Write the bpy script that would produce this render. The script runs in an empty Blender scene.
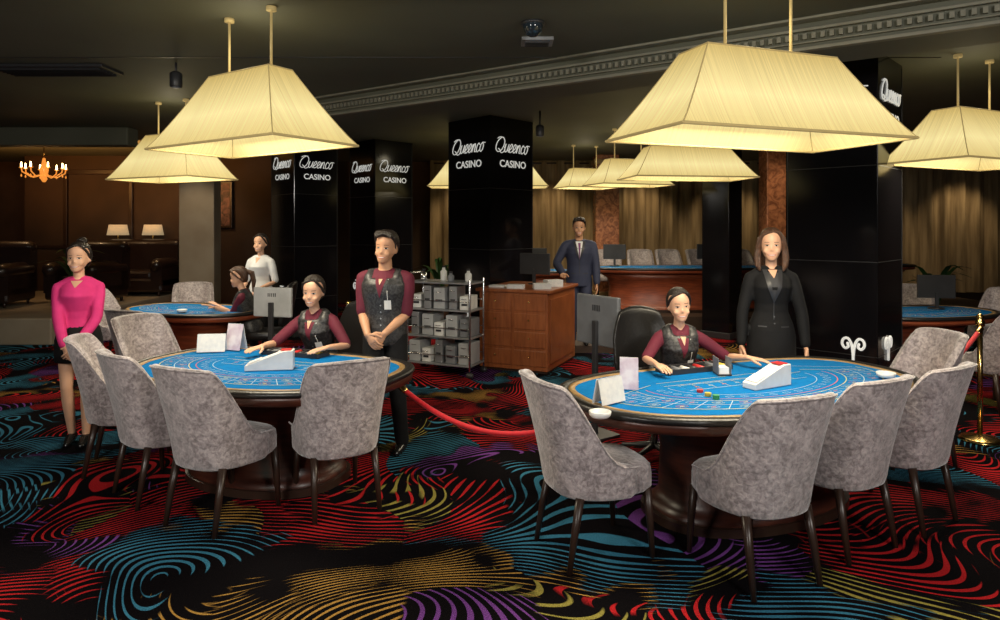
import bpy,bmesh,math,random
from mathutils import Vector as V, Matrix as MX
from mathutils.bvhtree import BVHTree
random.seed(4)
S=bpy.context.scene; COL=S.collection
S.view_settings.view_transform='Standard'
PI=math.pi; R=math.radians
CEIL=3.3
# ---------------------------------------------------------------- materials
def nd(nt,t,ins=None,**at):
    n=nt.nodes.new(t)
    for k,v in at.items(): setattr(n,k,v)
    for k,v in (ins or {}).items():
        if isinstance(v,bpy.types.NodeSocket): nt.links.new(v,n.inputs[k])
        else: n.inputs[k].default_value=v
    return n
def c4(c): return (c[0],c[1],c[2],1)
def newmat(name):
    m=bpy.data.materials.new(name); m.use_nodes=True; nt=m.node_tree
    return m,nt,nt.nodes['Principled BSDF']
def mat(name,c,c2=None,rough=.5,metal=0,scale=8,bump=0,stretch=(1,1,1),sheen=0,coat=0,em=0,emc=None,detail=3,dist=0,lo=.35,hi=.65,spec=.5):
    m,nt,b=newmat(name)
    b.inputs['Roughness'].default_value=rough; b.inputs['Metallic'].default_value=metal
    b.inputs['Sheen Weight'].default_value=sheen; b.inputs['Coat Weight'].default_value=coat
    b.inputs['Specular IOR Level'].default_value=spec
    c2=c2 or tuple(x*.85 for x in c)
    tc=nd(nt,'ShaderNodeTexCoord'); mp=nd(nt,'ShaderNodeMapping',{0:tc.outputs['Object'],'Scale':stretch})
    no=nd(nt,'ShaderNodeTexNoise',{'Vector':mp.outputs[0],'Scale':scale,'Detail':detail,'Distortion':dist})
    cr=nd(nt,'ShaderNodeValToRGB',{0:no.outputs[0]})
    cr.color_ramp.elements[0].position=lo; cr.color_ramp.elements[1].position=hi
    cr.color_ramp.elements[0].color=c4(c2); cr.color_ramp.elements[1].color=c4(c)
    nt.links.new(cr.outputs[0],b.inputs['Base Color'])
    if bump:
        bp=nd(nt,'ShaderNodeBump',{'Height':no.outputs[0],'Strength':bump,'Distance':.02}); nt.links.new(bp.outputs[0],b.inputs['Normal'])
    if em:
        if emc: b.inputs['Emission Color'].default_value=c4(emc)
        else: nt.links.new(cr.outputs[0],b.inputs['Emission Color'])
        b.inputs['Emission Strength'].default_value=em
    return m
def carpet_mat():
    m,nt,b=newmat('carpet')
    g=nd(nt,'ShaderNodeNewGeometry'); P=g.outputs['Position']
    n1=nd(nt,'ShaderNodeTexNoise',{'Vector':P,'Scale':.8,'Detail':0})
    s1=nd(nt,'ShaderNodeVectorMath',{0:n1.outputs['Color'],1:(.5,.5,.5)},operation='SUBTRACT')
    n2=nd(nt,'ShaderNodeTexNoise',{'Vector':P,'Scale':1.3,'Detail':0})
    n3=nd(nt,'ShaderNodeTexNoise',{'Vector':P,'Scale':140,'Detail':1})
    n4=nd(nt,'ShaderNodeTexNoise',{'Vector':P,'Scale':4.2,'Detail':0})
    def layer(off,scale,freq,pal,k,base,warp,amp):
        s2=nd(nt,'ShaderNodeVectorMath',{0:s1.outputs[0],1:(warp,warp,0)},operation='MULTIPLY')
        w0=nd(nt,'ShaderNodeVectorMath',{0:P,1:s2.outputs[0]},operation='ADD')
        w=nd(nt,'ShaderNodeVectorMath',{0:w0.outputs[0],1:off},operation='ADD')
        vo=nd(nt,'ShaderNodeTexVoronoi',{'Vector':w.outputs[0],'Scale':scale},voronoi_dimensions='2D')
        d=nd(nt,'ShaderNodeVectorMath',{0:w.outputs[0],1:vo.outputs['Position']},operation='SUBTRACT')
        of=nd(nt,'ShaderNodeVectorMath',{0:vo.outputs['Color'],1:(.5,.5,.5)},operation='SUBTRACT')
        of2=nd(nt,'ShaderNodeVectorMath',{0:of.outputs[0],1:(2.4/scale,2.4/scale,0)},operation='MULTIPLY')
        dd=nd(nt,'ShaderNodeVectorMath',{0:d.outputs[0],1:of2.outputs[0]},operation='ADD')
        d3=nd(nt,'ShaderNodeVectorMath',{0:dd.outputs[0],1:(1,1.5,0)},operation='MULTIPLY')
        ln=nd(nt,'ShaderNodeVectorMath',{0:d3.outputs[0]},operation='LENGTH')
        ph=nd(nt,'ShaderNodeMath',{0:ln.outputs['Value'],1:freq},operation='MULTIPLY')
        ph2=nd(nt,'ShaderNodeMath',{0:n2.outputs[0],1:amp,2:ph.outputs[0]},operation='MULTIPLY_ADD')
        sn=nd(nt,'ShaderNodeMath',{0:ph2.outputs[0]},operation='SINE')
        th=nd(nt,'ShaderNodeMath',{0:vo.outputs['Distance'],1:-k,2:base},operation='MULTIPLY_ADD')
        nn=nd(nt,'ShaderNodeMath',{0:n4.outputs[0],1:1.5,2:th.outputs[0]},operation='MULTIPLY_ADD')
        ad=nd(nt,'ShaderNodeMath',{0:sn.outputs[0],1:nn.outputs[0]},operation='ADD')
        mr=nd(nt,'ShaderNodeMapRange',{'Value':ad.outputs[0],'From Min':-.05,'From Max':.11})
        gate=nd(nt,'ShaderNodeMapRange',{'Value':nn.outputs[0],'From Min':-1.0,'From Max':-.86,'To Min':1,'To Max':0})
        sp=nd(nt,'ShaderNodeSeparateColor',{0:vo.outputs['Color']})
        cr=nd(nt,'ShaderNodeValToRGB',{0:sp.outputs[0]}); e=cr.color_ramp; e.interpolation='CONSTANT'
        e.elements[0].position=0; e.elements[0].color=c4(pal[0][1]); e.elements[1].position=pal[1][0]; e.elements[1].color=c4(pal[1][1])
        for p,c in pal[2:]:
            q=e.elements.new(p); q.color=c4(c)
        return mr.outputs[0],cr.outputs[0],gate.outputs[0]
    def mul(a,b_): return nd(nt,'ShaderNodeMath',{0:a,1:b_},operation='MULTIPLY').outputs[0]
    RED=(.52,.018,.022);BLU=(.05,.22,.34);GOL=(.50,.27,.06);PUR=(.18,.055,.27);OLI=(.32,.27,.06)
    f1,c1,g1=layer((0,0,0),1.0,80,[(0,RED),(.36,BLU),(.62,GOL),(.74,RED),(.9,PUR)],2.0,-.80,1.7,8)
    f2,c2,g2=layer((7.3,3.1,0),1.2,88,[(0,GOL),(.25,RED),(.48,PUR),(.58,BLU),(.8,OLI)],2.0,-.85,1.4,8)
    f3,c3,g3=layer((2.7,9.4,0),1.4,92,[(0,RED),(.3,BLU),(.5,GOL),(.7,RED),(.85,PUR)],1.9,-.85,1.2,7)
    b0=nd(nt,'ShaderNodeMix',{0:mul(mul(f3,g2),g1),6:(.004,.003,.004,1),7:c3},data_type='RGBA')
    base=nd(nt,'ShaderNodeMix',{0:mul(f2,g1),6:b0.outputs[2],7:c2},data_type='RGBA')
    mx=nd(nt,'ShaderNodeMix',{0:f1,6:base.outputs[2],7:c1},data_type='RGBA')
    mm=nd(nt,'ShaderNodeMapRange',{'Value':n3.outputs[0],'From Min':.3,'From Max':.7,'To Min':.65,'To Max':1.05})
    fin=nd(nt,'ShaderNodeVectorMath',{0:mx.outputs[2],1:mm.outputs[0]},operation='MULTIPLY')
    nt.links.new(fin.outputs[0],b.inputs['Base Color'])
    b.inputs['Roughness'].default_value=.95; b.inputs['Specular IOR Level'].default_value=.05
    bp=nd(nt,'ShaderNodeBump',{'Height':n3.outputs[0],'Strength':.4,'Distance':.01}); nt.links.new(bp.outputs[0],b.inputs['Normal'])
    return m
def shade_mat(sc):
    m,nt,b=newmat('lamp_fabric')
    tc=nd(nt,'ShaderNodeTexCoord'); mp=nd(nt,'ShaderNodeMapping',{0:tc.outputs['Object'],'Scale':sc})
    no=nd(nt,'ShaderNodeTexNoise',{'Vector':mp.outputs[0],'Scale':1,'Detail':3})
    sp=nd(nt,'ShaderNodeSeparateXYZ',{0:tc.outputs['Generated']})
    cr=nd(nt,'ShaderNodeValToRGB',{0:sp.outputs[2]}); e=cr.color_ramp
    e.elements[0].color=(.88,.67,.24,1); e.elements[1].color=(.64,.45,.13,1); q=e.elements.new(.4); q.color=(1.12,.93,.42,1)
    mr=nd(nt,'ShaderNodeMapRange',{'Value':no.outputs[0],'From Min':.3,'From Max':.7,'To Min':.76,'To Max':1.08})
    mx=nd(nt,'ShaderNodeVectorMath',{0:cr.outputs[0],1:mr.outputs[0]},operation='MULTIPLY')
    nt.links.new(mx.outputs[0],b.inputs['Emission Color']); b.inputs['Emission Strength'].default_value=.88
    b.inputs['Base Color'].default_value=(.22,.18,.09,1); b.inputs['Roughness'].default_value=.8
    return m
def velvet_mat():
    m,nt,b=newmat('crushed_velvet')
    tc=nd(nt,'ShaderNodeTexCoord')
    n1=nd(nt,'ShaderNodeTexNoise',{'Vector':tc.outputs['Object'],'Scale':11,'Detail':4,'Distortion':1.2})
    n2=nd(nt,'ShaderNodeTexNoise',{'Vector':tc.outputs['Object'],'Scale':46,'Detail':6,'Distortion':.6})
    a=nd(nt,'ShaderNodeMath',{0:n2.outputs[0],1:.6},operation='MULTIPLY')
    s=nd(nt,'ShaderNodeMath',{0:n1.outputs[0],1:.4,2:a.outputs[0]},operation='MULTIPLY_ADD')
    cr=nd(nt,'ShaderNodeValToRGB',{0:s.outputs[0]}); e=cr.color_ramp
    e.elements[0].position=.38; e.elements[0].color=(.21,.175,.175,1); e.elements[1].position=.63; e.elements[1].color=(.58,.505,.50,1)
    q=e.elements.new(.5); q.color=(.38,.325,.33,1)
    nt.links.new(cr.outputs[0],b.inputs['Base Color'])
    b.inputs['Roughness'].default_value=.42; b.inputs['Sheen Weight'].default_value=.7
    bp=nd(nt,'ShaderNodeBump',{'Height':s.outputs[0],'Strength':.5,'Distance':.02}); nt.links.new(bp.outputs[0],b.inputs['Normal'])
    return m
MT=dict(
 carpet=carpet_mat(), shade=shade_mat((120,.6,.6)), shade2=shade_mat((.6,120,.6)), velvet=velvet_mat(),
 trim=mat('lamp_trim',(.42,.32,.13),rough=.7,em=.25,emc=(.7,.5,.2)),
 ceil=mat('ceiling_paint',(.115,.118,.085),(.095,.098,.07),rough=.7,scale=1),
 moul=mat('moulding_paint',(.22,.21,.16),rough=.6),
 wall=mat('dark_wall',(.07,.035,.018),(.05,.025,.012),rough=.7,scale=2),
 brown=mat('lounge_wall',(.055,.028,.015),(.036,.018,.010),rough=.7,scale=1.5),
 cream=mat('cream_pillar',(.36,.30,.22),(.30,.24,.17),rough=.6,scale=2),
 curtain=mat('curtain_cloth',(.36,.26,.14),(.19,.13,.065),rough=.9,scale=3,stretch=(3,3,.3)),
 black=mat('black_gloss_panel',(.004,.004,.005),(.006,.005,.006),rough=.13,scale=1,spec=.4),
 seam=mat('panel_seam',(.03,.03,.032),rough=.3),
 sign=mat('sign_white',(.75,.75,.72),rough=.5,em=.42,emc=(.85,.85,.8)),
 dwood=mat('dark_leg_wood',(.035,.018,.012),rough=.35,scale=20),
 rwood=mat('dark_red_wood',(.075,.020,.011),(.04,.011,.007),rough=.35,scale=5,stretch=(1,1,8)),
 rwood2=mat('bright_red_wood',(.30,.07,.028),(.18,.04,.018),rough=.35,scale=5,stretch=(1,1,8)),
 desk=mat('desk_wood',(.36,.11,.035),(.25,.07,.022),rough=.35,scale=4,stretch=(8,1,1),coat=.2),
 leather=mat('black_leather',(.012,.011,.011),rough=.35,bump=.1,scale=60),
 tan=mat('rail_wood',(.38,.25,.11),(.27,.16,.06),rough=.35,scale=10),
 felt=mat('blue_felt',(.004,.16,.44),(.003,.135,.385),rough=.95,scale=40,spec=.1),
 gold=mat('felt_print_yellow',(.50,.50,.22),rough=.8), wprint=mat('felt_print_white',(.36,.50,.60),rough=.8),
 rprint=mat('felt_print_red',(.55,.12,.08),rough=.8),
 brass=mat('brass',(.75,.50,.18),rough=.22,metal=1), chrome=mat('chrome',(.75,.75,.77),rough=.2,metal=1),
 steel=mat('grey_metal',(.40,.41,.43),rough=.35,metal=.6), dplas=mat('dark_plastic',(.03,.03,.033),rough=.4),
 gplas=mat('grey_plastic',(.20,.21,.23),rough=.5), white=mat('white_plastic',(.80,.80,.78),rough=.4),
 lgrey=mat('light_grey_paint',(.42,.43,.44),rough=.4), mgrey=mat('silver_grey_paint',(.20,.21,.23),rough=.4,metal=.3),
 paper=mat('white_card',(.72,.72,.70),(.62,.63,.64),rough=.6,scale=30), pic=mat('printed_card',(.55,.45,.55),(.75,.7,.75),rough=.5,scale=14),
 glass=mat('tinted_screen',(.02,.03,.04),rough=.1), rope=mat('red_velvet_rope',(.75,.008,.02),rough=.7,sheen=.3,scale=60),
 sofa=mat('brown_leather',(.026,.013,.010),rough=.35,coat=.2),
 leaf=mat('palm_leaf',(.03,.09,.02),(.015,.05,.012),rough=.5), pot=mat('clay_pot',(.15,.07,.04),rough=.5),
 marble=mat('brown_marble',(.50,.19,.08),(.20,.07,.03),rough=.25,scale=7,dist=2),
 bulb=mat('warm_bulb',(1,.6,.2),rough=.4,em=14,emc=(1,.6,.22)), sshade=mat('small_lamp_shade',(.8,.6,.35),rough=.7,em=.32,emc=(.95,.7,.38)),
 amber=mat('amber_glass',(.7,.22,.04),rough=.15,em=.9,emc=(.95,.32,.05)),
 skin=mat('skin',(.70,.41,.27),(.64,.36,.23),rough=.5,scale=6), skin2=mat('skin_tan',(.56,.30,.175),(.50,.26,.15),rough=.5,scale=6),
 eyew=mat('eye_white',(.62,.56,.52),rough=.3), eyed=mat('eye_dark',(.012,.008,.006),rough=.2), brow=mat('brow_hair',(.09,.045,.03),rough=.7), lips=mat('lips',(.50,.11,.10),rough=.4),
 teeth=mat('teeth',(.72,.69,.64),rough=.3),
 hairb=mat('black_hair',(.030,.020,.015),(.008,.006,.005),rough=.38,scale=30,stretch=(6,6,1),bump=.6),
 hairr=mat('brown_hair',(.115,.052,.026),(.04,.018,.010),rough=.38,scale=30,stretch=(6,6,1),bump=.6),
 maroon=mat('maroon_cotton',(.13,.009,.028),(.10,.007,.022),rough=.8), vest=mat('charcoal_brocade',(.045,.044,.046),(.014,.014,.015),rough=.45,scale=45,dist=1,lo=.45,hi=.55),
 pink=mat('pink_knit',(.70,.035,.21),(.60,.025,.17),rough=.85), bcloth=mat('black_cloth',(.009,.009,.010),(.006,.006,.007),rough=.8,spec=.25), lapel=mat('black_satin',(.030,.030,.034),rough=.45),
 gcloth=mat('dark_grey_top',(.035,.035,.04),rough=.7),
 navy=mat('navy_suit',(.028,.035,.075),rough=.75), wcloth=mat('white_cloth',(.72,.73,.74),rough=.8), tie=mat('purple_tie',(.16,.03,.14),rough=.5),
 shoe=mat('black_shoe_leather',(.01,.01,.01),rough=.25), cards=mat('playing_card',(.8,.8,.8),rough=.5),
 chipr=mat('red_chips',(.55,.03,.03),rough=.4), chipy=mat('yellow_chips',(.6,.45,.06),rough=.4), chipg=mat('green_chips',(.04,.30,.10),rough=.4),
)
# ---------------------------------------------------------------- mesh builder
class MB:
    def __init__(s): s.v=[];s.f=[];s.m=[]
    def add(s,vs,fs,mi=0,T=None):
        o=len(s.v)
        s.v+=[(T@V(p) if T else V(p)) for p in vs]
        for f in fs: s.f.append([o+i for i in f]); s.m.append(mi)
        return s
    def box(s,c,d,mi=0,T=None,rot=None):
        x,y,z=[k/2 for k in d]; L=MX.Translation(c)
        if rot: L=L@rot
        if T: L=T@L
        vs=[(a*x,b*y,e*z) for e in(-1,1) for b in(-1,1) for a in(-1,1)]
        return s.add(vs,[(0,2,3,1),(4,5,7,6),(0,1,5,4),(1,3,7,5),(3,2,6,7),(2,0,4,6)],mi,L)
    def loft(s,rings,mi=0,caps=True,T=None,closed=False):
        n=len(rings[0]); vs=[p for r in rings for p in r]; fs=[]
        k=len(rings)
        for i in range(k if closed else k-1):
            j=(i+1)%k
            for a in range(n):
                b=(a+1)%n; fs.append((i*n+a,i*n+b,j*n+b,j*n+a))
        if caps and not closed:
            fs.append(tuple(range(n))[::-1]); fs.append(tuple((k-1)*n+a for a in range(n)))
        return s.add(vs,fs,mi,T)
    def tube(s,pts,rad,n=8,mi=0,T=None,cap=True):
        pts=[V(p) for p in pts]
        if not hasattr(rad,'__len__'): rad=[rad]*len(pts)
        P=list(pts);Q=list(rad)
        if cap:
            d0=(pts[0]-pts[1]).normalized(); d1=(pts[-1]-pts[-2]).normalized(); r0,r1=rad[0],rad[-1]
            P=[pts[0]+d0*r0*.95,pts[0]+d0*r0*.6]+P+[pts[-1]+d1*r1*.6,pts[-1]+d1*r1*.95]
            Q=[r0*.3,r0*.8]+Q+[r1*.8,r1*.3]
        rings=[];up=None
        for i,p in enumerate(P):
            a=P[max(i-1,0)];b=P[min(i+1,len(P)-1)]; t=(b-a).normalized()
            if up is None:
                up=V((0,0,1)) if abs(t.z)<.9 else V((0,1,0))
            up=(up-t*up.dot(t)).normalized(); sd=t.cross(up)
            rings.append([p+(up*math.cos(2*PI*k/n)+sd*math.sin(2*PI*k/n))*Q[i] for k in range(n)])
        return s.loft(rings,mi,True,T)
    def eloft(s,specs,n=20,mi=0,T=None):
        return s.loft([[V((cx+rx*math.cos(2*PI*k/n),cy+ry*math.sin(2*PI*k/n),z)) for k in range(n)] for cx,cy,z,rx,ry in specs],mi,True,T)
    def lathe(s,prof,n=24,mi=0,T=None): return s.eloft([(0,0,z,r,r) for r,z in prof],n,mi,T)
    def ell(s,c,r,mi=0,T=None,n=12):
        return s.eloft([(c[0],c[1],c[2]-r[2]*math.cos(PI*(i+.15)/(n+.3)),r[0]*math.sin(PI*(i+.15)/(n+.3)),r[1]*math.sin(PI*(i+.15)/(n+.3))) for i in range(n+1)],16,mi,T)
    def strip(s,pts,w,z,mi=0,T=None,closed=False):
        pts=[V((p[0],p[1],z)) for p in pts]; n=len(pts); vs=[];fs=[]
        for i,p in enumerate(pts):
            a=pts[(i-1)%n if closed else max(i-1,0)]; b=pts[(i+1)%n if closed else min(i+1,n-1)]
            t=(b-a).normalized(); q=V((-t.y,t.x,0))*w/2; vs+=[p+q,p-q]
        for i in range(n if closed else n-1):
            j=(i+1)%n; fs.append((2*i,2*i+1,2*j+1,2*j))
        return s.add(vs,fs,mi,T)
    def mesh(s,me,mi=0):
        return s.add([v.co for v in me.vertices],[tuple(p.vertices) for p in me.polygons],mi)
    def data(s,name,mats,smooth=True):
        me=bpy.data.meshes.new(name); me.from_pydata([tuple(p) for p in s.v],[],s.f)
        for m in (mats if isinstance(mats,(list,tuple)) else [mats]): me.materials.append(MT[m] if isinstance(m,str) else m)
        me.polygons.foreach_set('material_index',s.m); me.polygons.foreach_set('use_smooth',[smooth]*len(s.f)); me.update()
        return me
    def build(s,name,mats,parent=None,smooth=True,bevel=0,sub=0,ang=None):
        me=s.data(name,mats,smooth)
        bm=bmesh.new(); bm.from_mesh(me); bmesh.ops.recalc_face_normals(bm,faces=bm.faces); bm.to_mesh(me); bm.free()
        if ang: me.set_sharp_from_angle(angle=R(ang))
        o=bpy.data.objects.new(name,me); COL.objects.link(o)
        if parent: o.parent=parent
        if bevel:
            b=o.modifiers.new('b','BEVEL'); b.width=bevel; b.segments=2; b.limit_method='ANGLE'
        if sub:
            q=o.modifiers.new('s','SUBSURF'); q.levels=sub; q.render_levels=sub
        return o
def tag(o,label,cat,group=None,kind=None):
    o['label']=label;o['category']=cat
    if group:o['group']=group
    if kind:o['kind']=kind
    return o
def thing(name,label,cat,loc=(0,0,0),rz=0,group=None):
    o=bpy.data.objects.new(name,None); COL.objects.link(o); o.location=loc; o.rotation_euler=(0,0,rz); o.empty_display_size=.1
    return tag(o,label,cat,group)
def struct(o): o['kind']='structure'; return o
def dup(root,loc,rz,label=None):
    r=root.copy(); COL.objects.link(r); r.location=loc; r.rotation_euler=(0,0,rz)
    if label: r['label']=label
    for ch in list(root.children):
        c=ch.copy(); COL.objects.link(c); c.parent=r
        for g in ch.children:
            d=g.copy(); COL.objects.link(d); d.parent=c
    return r
def at(px,py,z): # photo point on the horizontal plane at height z
    d=650*(1.75-z)/(py-228); return V(((px-500)/650*d,d,z))
def pd(px,d): return (px-500)/650*d
def text(body,size,shear,off,parent,name,M,sx=1):
    cu=bpy.data.curves.new(name,'FONT'); cu.body=body; cu.size=1; cu.shear=shear; cu.offset=off; cu.align_x='CENTER'; cu.extrude=.015
    t=bpy.data.objects.new(name,cu); COL.objects.link(t)
    bpy.context.view_layer.update()
    me=bpy.data.meshes.new_from_object(t.evaluated_get(bpy.context.evaluated_depsgraph_get()))
    bpy.data.objects.remove(t); me.transform(M@MX.Scale(size,4)@MX.Scale(sx,4,V((1,0,0)))); me.materials.clear(); me.materials.append(MT['sign'])
    o=bpy.data.objects.new(name,me); COL.objects.link(o); o.parent=parent; return o
def crom(pts,k=6):
    P=[pts[0]]+list(pts)+[pts[-1]]; out=[]
    for i in range(1,len(P)-2):
        p0,p1,p2,p3=P[i-1:i+3]
        for j in range(k):
            t=j/k; out.append(tuple(.5*(2*b+(c-a)*t+(2*a-5*b+4*c-d)*t*t+(3*b-a-3*c+d)*t**3) for a,b,c,d in zip(p0,p1,p2,p3)))
    out.append(pts[-1]); return out
SCR=[('Q',[(.95,1.35),(.72,1.62),(.35,1.45),(.08,.95),(.10,.30),(.42,.0),(.82,.22),(1.02,.80),(.98,1.30),(.70,1.60),(.30,1.62),(.05,1.45)],1.15),('Qt',[(.40,.35),(.62,.22),(.85,-.08),(1.15,.05),(1.2,.3)],0),
 ('u',[(0,.5),(.10,.95),(.07,.35),(.20,.04),(.40,.25),(.50,.92),(.49,.30),(.62,.06)],.62),('e',[(0,.25),(.27,.5),(.35,.82),(.22,.98),(.07,.70),(.07,.28),(.22,.03),(.48,.2)],.48),
 ('e',[(0,.2),(.27,.5),(.35,.82),(.22,.98),(.07,.70),(.07,.28),(.22,.03),(.48,.25)],.48),('n',[(0,.25),(.09,.93),(.08,.04),(.16,.60),(.33,.96),(.43,.65),(.44,.10),(.60,.1)],.60),
 ('c',[(.38,.80),(.22,.97),(.06,.65),(.07,.25),(.22,.03),(.46,.2)],.46),('o',[(.26,.98),(.08,.75),(.07,.25),(.24,.02),(.43,.28),(.43,.74),(.26,.98),(.60,.95)],.5)]
def script(parent,M,xh):
    tot=sum(w for _,_,w in SCR); m=MB(); x0=-tot/2
    for nm,pts,w in SCR:
        xx=x0-1.15 if nm=='Qt' else x0
        m.tube([M@V(((xx+p[0]+.26*(p[1]-.5))*xh*1.2,p[1]*xh,0)) for p in crom(pts)],xh*.055,5); x0+=w
    return m.build('script_sign','sign',parent)
# ---------------------------------------------------------------- room
X0,X1,Y0,Y1=-12.5,12.5,-2.5,15.2
struct(MB().box(((X0+X1)/2,(Y0+Y1)/2,-.05),(X1-X0,Y1-Y0,.1)).build('floor','carpet',smooth=False))
struct(MB().box(((X0+X1)/2,(Y0+Y1)/2,CEIL+.05),(X1-X0,Y1-Y0,.1)).build('ceiling','ceil',smooth=False))
struct(MB().box((X0-.05,(Y0+Y1)/2,CEIL/2),(.1,Y1-Y0,CEIL)).build('wall_left','brown',smooth=False))
struct(MB().box((X1+.05,(Y0+Y1)/2,CEIL/2),(.1,Y1-Y0,CEIL)).build('wall_right','wall',smooth=False))
struct(MB().box(((X0+X1)/2,Y1+.05,CEIL/2),(X1-X0,.1,CEIL)).build('wall_back','wall',smooth=False))
struct(MB().box(((X0+X1)/2,Y0-.05,CEIL/2),(X1-X0,.1,CEIL)).build('wall_front','wall',smooth=False))
struct(MB().box((-7.4,14.0,CEIL/2),(5.6,.1,CEIL)).build('wall_lounge','brown',smooth=False))
bA=V((6.9,1.78,0)); bB=V((-3.9,8.9,0)); bd=(bB-bA).normalized(); bl=(bB-bA).length; brz=math.atan2(bd.y,bd.x)
bT=MX.Translation((bA+bB)/2)@MX.Rotation(brz,4,'Z')
struct(MB().box((0,-.28,CEIL-.115),(bl,.5,.23),T=bT).build('trim_1','ceil',smooth=False))
m=MB().box((0,-.015,CEIL-.075),(bl,.05,.022),T=bT).box((0,-.022,CEIL-.218),(bl,.065,.026),T=bT).box((0,-.02,CEIL-.170),(bl,.045,.012),T=bT).box((0,.03,CEIL-.010),(bl,.10,.020),T=bT)
struct(m.build('trim_2','moul',smooth=False,bevel=.005))
m=MB(); k=int(bl/.06)
for i in range(k): m.box((-bl/2+.03+i*.06,-.014,CEIL-.125),(.028,.034,.042),T=bT)
struct(m.build('trim_3','moul',smooth=False))
m=MB()
for yy in (3.0,4.4,5.9): m.box((-3,yy,CEIL-.002),(14,.012,.006))
struct(m.build('trim_4','seam',smooth=False))
struct(MB().box((-9.6,11.9,.2),(5.8,4.4,.4)).build('trim_5','cream',smooth=False,bevel=.02))
struct(MB().box((-9.2,10.1,CEIL-.14),(7.0,.3,.28)).build('trim_6','ceil',smooth=False,bevel=.02))
struct(MB().box((4.6,13.1,.125),(10.6,4.2,.25)).build('trim_7','brown',smooth=False))
struct(MB().box((-5.35,11.6,1.6),(.62,.3,3.2)).box((-5.35,11.6,.1),(.7,.38,.2)).build('trim_8','cream',smooth=False,bevel=.015))
struct(MB().box((-8.6,13.93,2.95),(3.0,.10,.10)).box((-8.6,13.93,1.35),(3.0,.08,.06)).box((-9.3,13.93,2.15),(.08,.08,1.6)).box((-7.9,13.93,2.15),(.08,.08,1.6)).build('trim_11','dwood',smooth=False,bevel=.01))
def curtain(x0,x1,y,label):
    m=MB(); n=int((x1-x0)*26); vs=[];fs=[]
    for i in range(n+1):
        x=x0+(x1-x0)*i/n; w=.055*math.sin(x*17)+.02*math.sin(x*41+1)
        for j,z in enumerate((.02,1.5,3.0,3.1)): vs.append((x,y+w*(1 if j<3 else .4),z+.25))
    for i in range(n):
        for j in range(3): fs.append((4*i+j,4*i+4+j,4*i+5+j,4*i+1+j))
    t=thing('curtain',label,'curtain',(0,0,0),0,'long curtains on the back wall')
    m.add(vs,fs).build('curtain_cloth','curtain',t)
    MB().tube([(x0-.05,y,3.27-.03),(x1+.05,y,3.27-.03)],.02).build('curtain_rail','dwood',t)
curtain(-1.6,2.35,14.95,'long beige curtain nearest the monitors on the desk')
curtain(2.5,6.6,14.95,'long beige curtain behind the far gaming table')
curtain(7.2,12.2,14.95,'long beige curtain right of the large black column')
# ---------------------------------------------------------------- columns
def emblem(parent,M,dots=True):
    m=MB()
    for s in(-1,1):
        pts=[(0,-.15),(s*.004,-.06),(s*.02,.05),(s*.06,.115),(s*.110,.100),(s*.122,.04),(s*.09,-.005),(s*.055,.015),(s*.062,.055)]
        m.tube([M@V((p[0],0,p[1])) for p in crom(pts)],.012,6)
    if dots:
        for k in range(3): m.ell(M@V((-.045+.045*k,0,.17)),(.011,.011,.011),n=6)
    return m.build('emblem','sign',parent)
def column(kx,D,s,label,zt=2.77,h=CEIL,eo=0,es=.9,ez=.64):
    x=pd(kx,D); t=thing('column',label,'column',(x,D+s*.707,0),R(45))
    a=s/2
    MB().box((0,0,h/2),(s,s,h)).build('shaft','black',t,smooth=False,bevel=.008)
    m=MB()
    for z in(.62,1.45,2.3): 
        m.box((0,-a-.001,z),(s*.99,.004,.006)); m.box((-a-.001,0,z),(.004,s*.99,.006))
    m.box((a-.02,-a-.002,h/2),(.006,.004,h*.98)); m.box((-a-.002,a-.02,h/2),(.004,.006,h*.98))
    m.build('panel_seam','seam',t,smooth=False)
    MB().box((0,0,.05),(s+.04,s+.04,.1)).build('plinth','dplas',t,smooth=False,bevel=.01)
    for f in(0,1):
        q=s/.78; Z=MX.Rotation(-f*PI/2,4,'Z')
        script(t,Z@MX.Translation((-.01,-a-.006,zt-.01))@MX.Rotation(PI/2,4,'X'),.113*q)
        text('CASINO',.122*q,0,.014,t,'block_sign',Z@MX.Translation((.01,-a-.006,zt-.19*q))@MX.Rotation(PI/2,4,'X'),1.06)
        emblem(t,Z@MX.Translation((eo if f else -eo*.6,-a-.01,ez))@MX.Scale(es,4),eo<=0)
    return t
column(878,5.65,.79,'black glossy column behind the standing woman in black, reaching the ceiling',2.90,eo=.20,es=.74,ez=.68)
column(490,8.9,.88,'black glossy square column with white lettering behind the wooden desk',2.82)
column(294,10.4,.80,'black glossy lettered column behind the far seated woman, leftmost of the columns',2.74)
column(375,11.3,.82,'black glossy lettered column between the leftmost column and the desk column',2.76,eo=-.14,ez=.66)
t=thing('column','plain dark column behind the far gaming table','column',(pd(722,10.5),10.5,.0),R(45))
MB().box((0,0,CEIL/2),(.46,.46,CEIL)).build('shaft','black',t,smooth=False,bevel=.01); MB().box((0,0,.05),(.52,.52,.1)).build('plinth','dplas',t,smooth=False,bevel=.01)
for px,d,z0,lb in((776,10.2,0,'brown marble pillar right of the plain dark column'),(606,13.9,.25,'brown marble pillar beside the man in the suit')):
    t=thing('pillar',lb,'pillar',(pd(px,d),d,z0),0); hh=CEIL-z0; w=.42 if z0==0 else .5
    MB().box((0,0,hh/2),(w,w*.8,hh)).build('shaft','marble',t,smooth=False,bevel=.015)
    MB().box((0,0,hh-.15),(w+.08,w*.8+.08,.12)).build('capital','tan',t,smooth=False,bevel=.02); MB().box((0,0,.08),(w+.08,w*.8+.08,.16)).build('base','tan',t,smooth=False,bevel=.02)
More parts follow.
